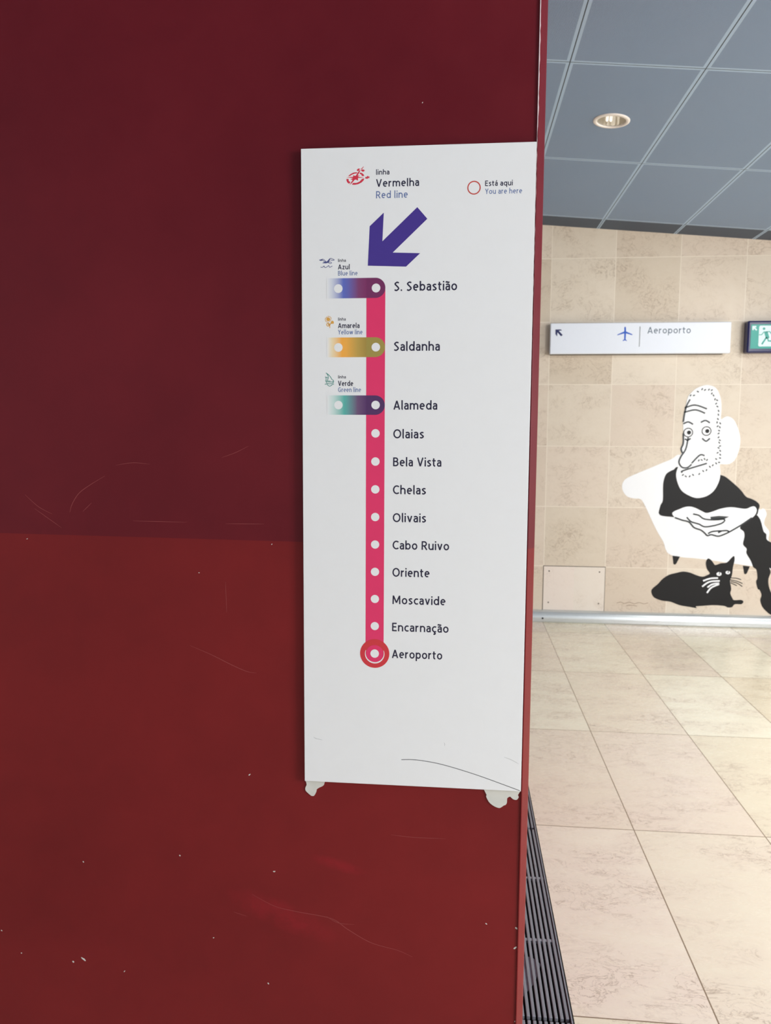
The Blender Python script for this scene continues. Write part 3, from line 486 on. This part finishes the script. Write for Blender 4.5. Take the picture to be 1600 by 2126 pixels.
# rounded corner bead of the partition
prof = [(0.1194, 1.3520), (0.1194, 1.3476)]
for i in range(9):
    ang = R(-150 + i * (113.0 / 8)); prof.append((0.1209 + 0.0015 * math.cos(ang), 1.3482 + 0.0015 * math.sin(ang)))
prof += [(0.1328, 1.3610), (0.1340, 1.3630), (0.1344, 1.3660), (0.1344, 1.3760), (0.1194, 1.3760)]
bm = bmesh.new()
lo = [bm.verts.new((x, y, 0.0)) for x, y in prof]; hi = [bm.verts.new((x, y, 3.5)) for x, y in prof]
for i in range(len(prof)):
    j = (i + 1) % len(prof); bm.faces.new((lo[i], lo[j], hi[j], hi[i]))
bm.faces.new(hi); bm.faces.new(lo[::-1]); bmesh.ops.recalc_face_normals(bm, faces=bm.faces)
random.seed(9)
zs = [1.55 + i * 0.0075 for i in range(120)]; prev = None
for z in zs:  # irregular pale strip on the bead, wider towards the top
    wd = min(1.0, max(0.0, (z - 1.58) / 0.5)) * random.uniform(0.0003, 0.0013) + (0.0008 if z > 2.08 else 0.0)
    cur_ = [bm.verts.new(q) for q in ((0.1197, 1.34655, z), (0.1197 + wd, 1.34645, z))]
    if prev and wd > 0:
        f = bm.faces.new((prev[0], prev[1], cur_[1], cur_[0])); f.material_index = 1
    prev = cur_
struct(link('trim_2', bm, [M['red_edge'], M['pale_strip']]), 'bevelled red corner edge of the partition wall', 'wall edge')

# sloping metal tile ceiling
CEIL_O, CEIL_T = Vector((0.6335, WALL_Y, 3.2133)), R(4.931)
HU, HV, HR = 0.136, -2.078, 0.0800
bm = bmesh.new()
us = [-4.2, HU - 0.16, HU + 0.16, 8.6]; vs_ = [-12.0, HV - 0.16, HV + 0.16, 0.0]
for a in range(3):
    for b in range(3):
        if a == 1 and b == 1: continue
        bm.faces.new([bm.verts.new((x, y, 0)) for x, y in ((us[a], vs_[b]), (us[a], vs_[b + 1]), (us[a + 1], vs_[b + 1]), (us[a + 1], vs_[b]))])
N = 48; ring = []; sq = []
for i in range(N):
    t = 2 * math.pi * i / N; c, s = math.cos(t), math.sin(t); k = 0.16 / max(abs(c), abs(s))
    ring.append(bm.verts.new((HU + HR * c, HV + HR * s, 0))); sq.append(bm.verts.new((HU + k * c, HV + k * s, 0)))
for i in range(N):
    j = (i + 1) % N; bm.faces.new((ring[j], sq[j], sq[i], ring[i]))
for e in [e for e in bm.edges]: pass
up = bmesh.ops.extrude_face_region(bm, geom=list(bm.faces))
for v in [g for g in up['geom'] if isinstance(g, bmesh.types.BMVert)]: v.co.z += 0.02
bmesh.ops.recalc_face_normals(bm, faces=bm.faces)
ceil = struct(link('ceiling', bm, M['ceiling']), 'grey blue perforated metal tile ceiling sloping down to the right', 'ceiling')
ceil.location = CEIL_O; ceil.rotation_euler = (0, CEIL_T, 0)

# half round bumper rail at the foot of the tiled wall
bm = bmesh.new()
pr = [(0.0, 0.0), (-0.052, 0.0), (-0.058, 0.010)]
for i in range(11):
    t = i / 10 * math.pi / 2; pr.append((-0.058 * math.cos(t * 0.95), 0.030 + 0.066 * math.sin(t)))
pr.append((0.0, 0.096))
lo = [bm.verts.new((-0.5, WALL_Y + y, z)) for y, z in pr]; hi = [bm.verts.new((8.5, WALL_Y + y, z)) for y, z in pr]
for i in range(len(pr)):
    j = (i + 1) % len(pr); bm.faces.new((lo[i], hi[i], hi[j], lo[j]))
bm.faces.new(lo); bm.faces.new(hi[::-1]); bmesh.ops.recalc_face_normals(bm, faces=bm.faces)
rail = struct(link('baseboard_back', bm, M['steel'], smooth=False), 'rounded silver metal bumper rail along the foot of the tiled wall', 'baseboard')
bm = bmesh.new(); flat(bm, circle(0.7056, 0.036, 0.0075, 20), WALL_Y - 0.0600, WALL_Y - 0.050)
link('screw_hole', bm, M['hole'], rail)

# ------------------------------------------------------------------ metro line sign on the red partition
SX, SZ = -0.0786, 0.9215
sign = empty('metro_line_sign', (SX, RED_Y, SZ), 'tall white metro line sign listing twelve stations on the red wall', 'sign')
MM = 0.001
SF = -0.0120                                             # front face of the panel, from the wall
mm = lambda pts: [(a * MM, b * MM) for a, b in pts]
def layer(k): return SF - 0.00012 * k, SF + 0.0002
bm = bmesh.new(); box(bm, -0.1971, 0.1971, SF, SF + 0.004, 0, 1.1190, 0, 0.0004, 1)
ribbon(bm, smooth_pts(mm(SIGN_SCRATCH), False, 6), 0.0011, *layer(1), 1, taper=False)
for q in SIGN_SCUFF: ribbon(bm, smooth_pts(mm(q), False, 5), 0.0006, *layer(1), 2, taper=True)
link('panel', bm, [M['sign_white'], M['scuff'], M['scuff_light']], sign)
for x in (-0.16, 0.12):
    for z in (0.04, 0.5, 1.04):
        bm = bmesh.new(); box(bm, x, x + 0.04, SF + 0.004, 0.0, z, z + 0.04); link('mounting_pad', bm, M['plaster'], sign)
bm = bmesh.new(); flat(bm, mm(ARROW), *layer(1)); link('direction_arrow', bm, M['purple'], sign)
BX0, BX1, DX = -84.6, -52.0, -68.0
bm = bmesh.new(); flat(bm, mm([(BX0, 246), (BX1, 246), (BX1, 884), (BX0, 884)]), *layer(1))
bar = link('route_line', bm, M['pink'], sign)
def dot(x, z, parent, k, r=7.4):
    b = bmesh.new(); flat(b, circle(x * MM, z * MM, r * MM, 36), *layer(k)); return link('station_dot', b, M['sign_white'], parent)
for z in (639.3, 590.2, 541.3, 492.4, 443.4, 394.4, 345.3, 295.9): dot(DX, z, bar, 2)
for (z0, z1, zc), mg, me_ in zip(((870.2, 903.9, 886.8), (770.4, 804.0, 787.2), (671.3, 704.8, 688.3)), ('band_blue', 'band_yellow', 'band_green'), ('end_wine', 'end_olive', 'end_plum')):
    bm = bmesh.new(); xl = -153.5; rr = (z1 - z0) / 2
    flat(bm, mm([(xl, z0), (BX0, z0), (BX0, z1), (xl, z1)]), *layer(2), 0)
    flat(bm, mm([(BX0, z0)] + circle(BX1 - rr, (z0 + z1) / 2, rr, 24, None, -math.pi / 2, math.pi / 2) + [(BX0, z1)]), *layer(2), 1)
    band = link('transfer_band', bm, [M[mg], M[me_]], sign)
    dot(DX, zc, band, 3); dot(-133.3, zc - 0.2, band, 3)
cz = 245.5
bm = bmesh.new(); flat(bm, mm(circle(DX, cz, 26.4, 64)), *layer(2), 0); flat(bm, mm(circle(DX, cz, 15.6, 48)), *layer(3), 1)
cur = link('current_station_ring', bm, [M['ring_red'], M['pink']], sign)
bm = bmesh.new(); ribbon(bm, mm(circle(DX, cz, 17.0, 40, None, math.pi - 0.35 + 0.0, 2 * math.pi + 0.35)), 0.0024, *layer(4), taper=True)
link('white_arc', bm, M['sign_white'], cur)
dot(DX, cz, cur, 5, 7.7)
bm = bmesh.new(); annulus(bm, mm(LEGEND_RING)[0], 0.0093, 0.0111, *layer(1)); link('legend_ring', bm, M['legend_red'], sign)
for s, x, w, z, h, c, nm in SIGN_TEXT:
    if nm == 'station_name': x, h = -36.9, 15.4
    elif x < -130: x = -133.8
    elif x < -60: x = -68.7
    text_mesh(nm, s, x * MM, z * MM, w * MM, h * MM, layer(1)[0], 0.0003, M[c], sign, 0.155 if c == 'ink' else 0.125)
# emblems of the four lines
bm = bmesh.new()
for q in COMPASS_RING: flat(bm, mm(q), *layer(1))
for q in COMPASS_LEAF: flat(bm, mm(smooth_pts(q, True, 3)), *layer(1))
link('line_emblem', bm, M['crimson'], sign)
bm = bmesh.new()
for q in GULL_FILL: flat(bm, mm(q), *layer(1))
for q in GULL_LINE: ribbon(bm, mm(smooth_pts(q, False, 4)), 0.0009, *layer(1))
link('line_emblem', bm, M['gull_blue'], sign)
bm = bmesh.new()
c0, c1 = FLOWER_C; rf = c1[0] - c0[0]
flat(bm, mm(circle(c0[0], c0[1], rf * 1.1, 24)), *layer(1))
for q in FLOWER_RAYS: ribbon(bm, mm(q), 0.0014, *layer(1))
for q in FLOWER_FILL: flat(bm, mm(smooth_pts(q, True, 3)), *layer(1))
for q in FLOWER_LINE: ribbon(bm, mm(smooth_pts(q, False, 4)), 0.0012, *layer(1))
link('line_emblem', bm, M['flower_yellow'], sign)
bm = bmesh.new()
for q in BOAT_LINE: ribbon(bm, mm(smooth_pts(q, False, 4)), 0.0011, *layer(1))
link('line_emblem', bm, M['boat_green'], sign)

def filler(pts, label):
    bm = bmesh.new(); P = smooth_pts(pts, True, 3)
    flat(bm, P, RED_Y - 0.0026, RED_Y, 0)
    es = [e for e in bm.edges if all(abs(v.co.y - (RED_Y - 0.0026)) < 1e-6 for v in e.verts) and len(e.link_faces) == 2 and any(abs(f.normal.y) < 0.5 for f in e.link_faces)]
    bm.normal_update()
    tag(link('filler_patch', bm, M['plaster']), label, 'filler')
filler(GLUE_LEFT, 'small pointed white filler patch under the left corner of the line sign')
filler(GLUE_RIGHT, 'wider two lobed white filler patch under the right corner of the line sign')

# ------------------------------------------------------------------ airport direction sign on the tiled wall
aero = empty('direction_sign', (1.40, WALL_Y, 2.3157), 'long white direction sign with a blue airplane mounted on the tiled wall', 'sign')
def at(o, pts): return [(x - o.location.x, z - o.location.z) for x, z in pts]
bm = bmesh.new(); box(bm, -0.694, 0.694, -0.070, -0.030, -0.1210, 0.1203, 0, 0.006, 3)
link('face_panel', bm, M['light_sign'], aero)
bm = bmesh.new(); box(bm, -0.680, 0.648, -0.034, 0.0, -0.1262, 0.112); link('case', bm, M['light_sign_back'], aero)  # dark lip below the face stands in for the sign's shadow
bm = bmesh.new(); flat(bm, at(aero, AERO_ARROW), -0.0704, -0.069); link('arrow', bm, M['sign_navy'], aero)
bm = bmesh.new(); flat(bm, at(aero, AERO_PLANE), -0.0704, -0.069); link('airplane_symbol', bm, M['sign_blue'], aero)
bm = bmesh.new(); flat(bm, at(aero, AERO_LINE), -0.0704, -0.069); link('divider_line', bm, M['line_grey'], aero)
tx, tw, tz, th = AERO_TEXT
text_mesh('destination_name', 'Aeroporto', tx - 1.40, tz - 2.3157, tw, th, -0.0704, 0.001, M['sign_grey'], aero, 0.125)

# emergency exit light box
ex = empty('exit_sign', (2.42, WALL_Y, 2.318), 'green running man exit sign in a dark navy frame right of the direction sign', 'sign')
bm = bmesh.new(); box(bm, -0.207, 0.207, -0.082, 0.0, -0.124, 0.124, 0, 0.014, 4); link('frame', bm, M['navy_frame'], ex)
gx = EXIT_GREEN[0][0] - 2.42; gz1 = EXIT_GREEN[0][1] - 2.318; gz0 = EXIT_GREEN[1][1] - 2.318
bm = bmesh.new(); box(bm, gx, -gx, -0.0835, -0.08, gz0, gz1, 0, 0.001, 1); fc = link('light_panel', bm, M['exit_green'], ex)
dx0 = EXIT_DOOR[0][0] - 2.42; dz1 = EXIT_DOOR[0][1] - 2.318; dz0 = EXIT_DOOR[1][1] - 2.318
def rrect(x0, x1, z0, z1, r):
    o = []
    for cx_, cz_, a in ((x1 - r, z1 - r, 0), (x0 + r, z1 - r, 1), (x0 + r, z0 + r, 2), (x1 - r, z0 + r, 3)):
        o += circle(cx_, cz_, r, 6, None, a * math.pi / 2, (a + 1) * math.pi / 2)
    return o
bm = bmesh.new(); flat(bm, rrect(dx0, 0.165, dz0, dz1, 0.012), -0.0842, -0.083); link('pictogram_ground', bm, M['exit_white'], fc)
bm = bmesh.new(); flat(bm, at(ex, EXIT_ARROW), -0.0842, -0.083); link('arrow', bm, M['exit_white'], fc)
bm = bmesh.new()
h = at(ex, EXIT_HEAD); flat(bm, circle(h[0][0], h[0][1], h[1][0] - h[0][0], 24), -0.0848, -0.084)
for q, w in zip(EXIT_BODY, (0.007, 0.026, 0.012, 0.010)): ribbon(bm, at(ex, q), w, -0.0848, -0.084)
link('running_man', bm, M['exit_green'], fc)
bm = bmesh.new(); flat(bm, [(0.06, dz0 + 0.012), (0.13, dz0 + 0.012), (0.13, dz1 - 0.012), (0.06, dz1 - 0.03)], -0.0848, -0.084)
link('door_shape', bm, M['exit_green'], fc)

# ------------------------------------------------------------------ wall drawings
D0 = WALL_Y - 0.0012
man = empty('wall_drawing', (1.95, WALL_Y, 0.95), 'black and white wall drawing of bearded man with folded hands in white armchair', 'wall drawing')
def dec(parent, name, shapes, mats, k):
    bm = bmesh.new()
    for kind, pts, arg, mi in shapes:
        P = at(parent.parent or parent, pts)
        if kind == 'fill': flat(bm, smooth_pts(P, True, arg) if arg else P, -0.0012 - 0.0005 * k, 0.0, mi)
        else: ribbon(bm, smooth_pts(P, False, 5), arg, -0.0012 - 0.0005 * k, 0.0, mi)
    return link(name, bm, mats, parent)
WHI, BLK, LNE = M['decal_white'], M['decal_black'], M['decal_line']
ch = dec(man, 'armchair', [('fill', CHAIR, 4, 0)], WHI, 0)
dec(ch, 'foot', [('fill', CHAIR_FEET[0], 0, 0)], BLK, 1); dec(ch, 'foot', [('fill', CHAIR_FEET[1], 0, 0)], BLK, 1)
dec(man, 'trousers', [('fill', LEG, 3, 0)], BLK, 1)
dec(man, 'sweater', [('fill', SWEATER, 3, 0)], BLK, 2)
hd = dec(man, 'head', [('fill', HEAD, 4, 0)], WHI, 3)
dec(hd, 'face_lines', [('line', q, 0.012, 0) for q in FACE_LINES], LNE, 4)
dec(hd, 'beard_stubble', [('line', q, 0.0095, 0) for q in TICKS], LNE, 4)['kind'] = 'stuff'
for x, z in at(man, EYES):
    bm = bmesh.new(); annulus(bm, (x, z), 0.031, 0.038, -0.0035, 0.0); flat(bm, circle(x + 0.006, z, 0.016, 20), -0.0035, 0.0)
    link('eye', bm, BLK, hd)
dec(man, 'hands', [('fill', HANDS, 4, 0)] , WHI, 3)
dec(man, 'hand_lines', [('line', q, 0.012, 0) for q in HAND_LINES] + [('fill', HAND_GAP, 0, 0)], LNE, 4)
cat = empty('cat_drawing', (1.62, WALL_Y, 0.15), 'black lying cat drawn on the tiled wall below the white armchair', 'wall drawing')
ct = dec(cat, 'body', [('fill', CAT, 3, 0)], BLK, 1)
for (x, z), r, q in zip(at(cat, CAT_EYES), (0.020, 0.018), CAT_PUPIL):
    bm = bmesh.new(); flat(bm, circle(x, z, r, 20, r * 0.8), -0.0026, 0.0); ribbon(bm, at(cat, q), 0.006, -0.003, 0.0, 1)
    link('eye', bm, [WHI, BLK], cat)
for q in WHISKERS_WHITE: dec(cat, 'whisker', [('line', q, 0.013, 0)], WHI, 2)
for q in WHISKERS_DARK: dec(cat, 'whisker', [('line', q, 0.006, 0)], BLK, 2)
sg = dec(cat, 'signature', [('line', q, 0.004, 0) for q in SIGNATURE], M['decal_faint'], 0)

# access panel in the wall
ap = empty('access_panel', (0.9598, WALL_Y, 0.28), 'pale square marble access panel with four screws low on the tiled wall', 'panel')
bm = bmesh.new(); box(bm, -0.249, 0.249, -0.003, 0.0, -0.183, 0.1845, 0, 0.0008, 1); link('cover', bm, M['panelstone'], ap)
bm = bmesh.new()
for q in ((-0.2545, -0.249, -0.183, 0.190), (0.249, 0.2535, -0.183, 0.190), (-0.249, 0.249, 0.1845, 0.190)): box(bm, q[0], q[1], -0.0006, 0.0, q[2], q[3])
link('gap', bm, M['screw'], ap)
for x in (-0.205, 0.205):
    for z in (-0.12, 0.145):
        bm = bmesh.new(); flat(bm, circle(x, z, 0.006, 16), -0.0045, -0.002); link('screw', bm, M['screw'], ap)

# ------------------------------------------------------------------ recessed downlight
dl = empty('recessed_downlight', CEIL_O + Matrix.Rotation(CEIL_T, 3, 'Y') @ Vector((HU, HV, 0)), 'round white rimmed recessed downlight in the metal tile ceiling', 'ceiling lamp')
dl.rotation_euler = (0, CEIL_T, 0)
def lathe(bm, prof, n=48, mi=0, close=False):
    rows = [[bm.verts.new((r * math.cos(2 * math.pi * i / n), r * math.sin(2 * math.pi * i / n), z)) for i in range(n)] for r, z in prof]
    for a, b in list(zip(rows, rows[1:])) + ([(rows[-1], rows[0])] if close else []):
        for i in range(n):
            j = (i + 1) % n; f = bm.faces.new((a[i], a[j], b[j], b[i])); f.material_index = mi
bm = bmesh.new(); lathe(bm, [(0.0740, 0.004), (0.0740, -0.004), (0.0765, -0.007), (0.088, -0.006), (0.0945, -0.003), (0.0950, 0.0), (0.0785, 0.0)], close=True)
bmesh.ops.recalc_face_normals(bm, faces=bm.faces); link('trim_ring', bm, M['trim_white'], dl, smooth=True)
bm = bmesh.new(); lathe(bm, [(0.0745, 0.002), (0.073, 0.03), (0.068, 0.06), (0.060, 0.085), (0.048, 0.105), (0.002, 0.108), (0.002, 0.114), (0.055, 0.112), (0.070, 0.088), (0.0775, 0.05), (0.0775, 0.002)], 22)
bmesh.ops.recalc_face_normals(bm, faces=bm.faces); link('reflector', bm, M['reflector'], dl)
for sx_ in (-0.022, -0.002):
    bm = bmesh.new(); lathe(bm, [(0.001, -0.002), (0.006, 0.001), (0.0072, 0.008), (0.0072, 0.085), (0.001, 0.086)], 20)
    bmesh.ops.recalc_face_normals(bm, faces=bm.faces); link('lamp_tube', bm, M['lamp'], dl, (sx_, 0.01, 0), True)
bm = bmesh.new(); box(bm, -0.032, 0.032, -0.018, 0.034, 0.080, 0.107, 0, 0.004, 2); link('lamp_socket', bm, M['socket'], dl)

# ------------------------------------------------------------------ floor drain grating, three sections end to end
def grate_section():
    g = empty('drain_grate', (0.2325, 1.945, 0.0), 'slotted grey metal floor grating section beside the red wall, nearest full one', 'floor grate', 'floor drain grating sections')
    for k in range(12):
        b = bmesh.new(); x = 0.0790 - 0.0149 * k
        box(b, x - 0.0043, x + 0.0043, 0.004, 1.000, -0.014, -0.002, 0, 0.001, 1); link('bar', b, M['grate'], g)
    for y in (0.327, 0.665):
        b = bmesh.new(); box(b, -0.090, 0.085, y - 0.006, y + 0.006, -0.0135, -0.004); link('crossbar', b, M['grate'], g)
    for x0, x1 in ((-0.0945, -0.0905), (0.0868, 0.0912)):
        b = bmesh.new(); box(b, x0, x1, 0.0, 1.0085, -0.150, 0.0006, 0, 0.0006, 1); link('frame_rail', b, M['grate'], g)
    for x0, x1 in ((0.0922, 0.0948),):
        b = bmesh.new(); box(b, x0, x1, 0.0, 1.0085, -0.150, 0.0004); link('edge_strip', b, M['trench'], g)
    return g
g0 = grate_section()
def copy_thing(o, loc, label):
    r = o.copy(); COL.objects.link(r); r.location = loc; r['label'] = label
    for c in list(o.children):
        d = c.copy(); COL.objects.link(d); d.parent = r
    return r
copy_thing(g0, (0.2325, 0.935, 0.0), 'floor grating section cut by the bottom edge of the picture beside the red wall')
copy_thing(g0, (0.2325, 2.955, 0.0), 'farthest floor grating section, a thin sliver behind the red wall edge')
bm = bmesh.new()
P = [(0.195, 2.03), (0.215, 2.06), (0.240, 2.10), (0.264, 2.178), (0.240, 2.205), (0.195, 2.21)]
random.seed(2)
top = [bm.verts.new((x, y, -0.0164 + random.uniform(0, 0.001))) for x, y in P]; c_ = bm.verts.new((0.225, 2.13, -0.0155))
for i in range(6): bm.faces.new((top[i], top[(i + 1) % 6], c_))
low = bmesh.ops.extrude_face_region(bm, geom=list(bm.faces))
for v in [q for q in low['geom'] if isinstance(q, bmesh.types.BMVert)]: v.co.z -= 0.0012
bmesh.ops.recalc_face_normals(bm, faces=bm.faces)
tag(link('paper_scrap', bm, M['paper']), 'crumpled pale paper scrap lying under the floor grating bars', 'litter')
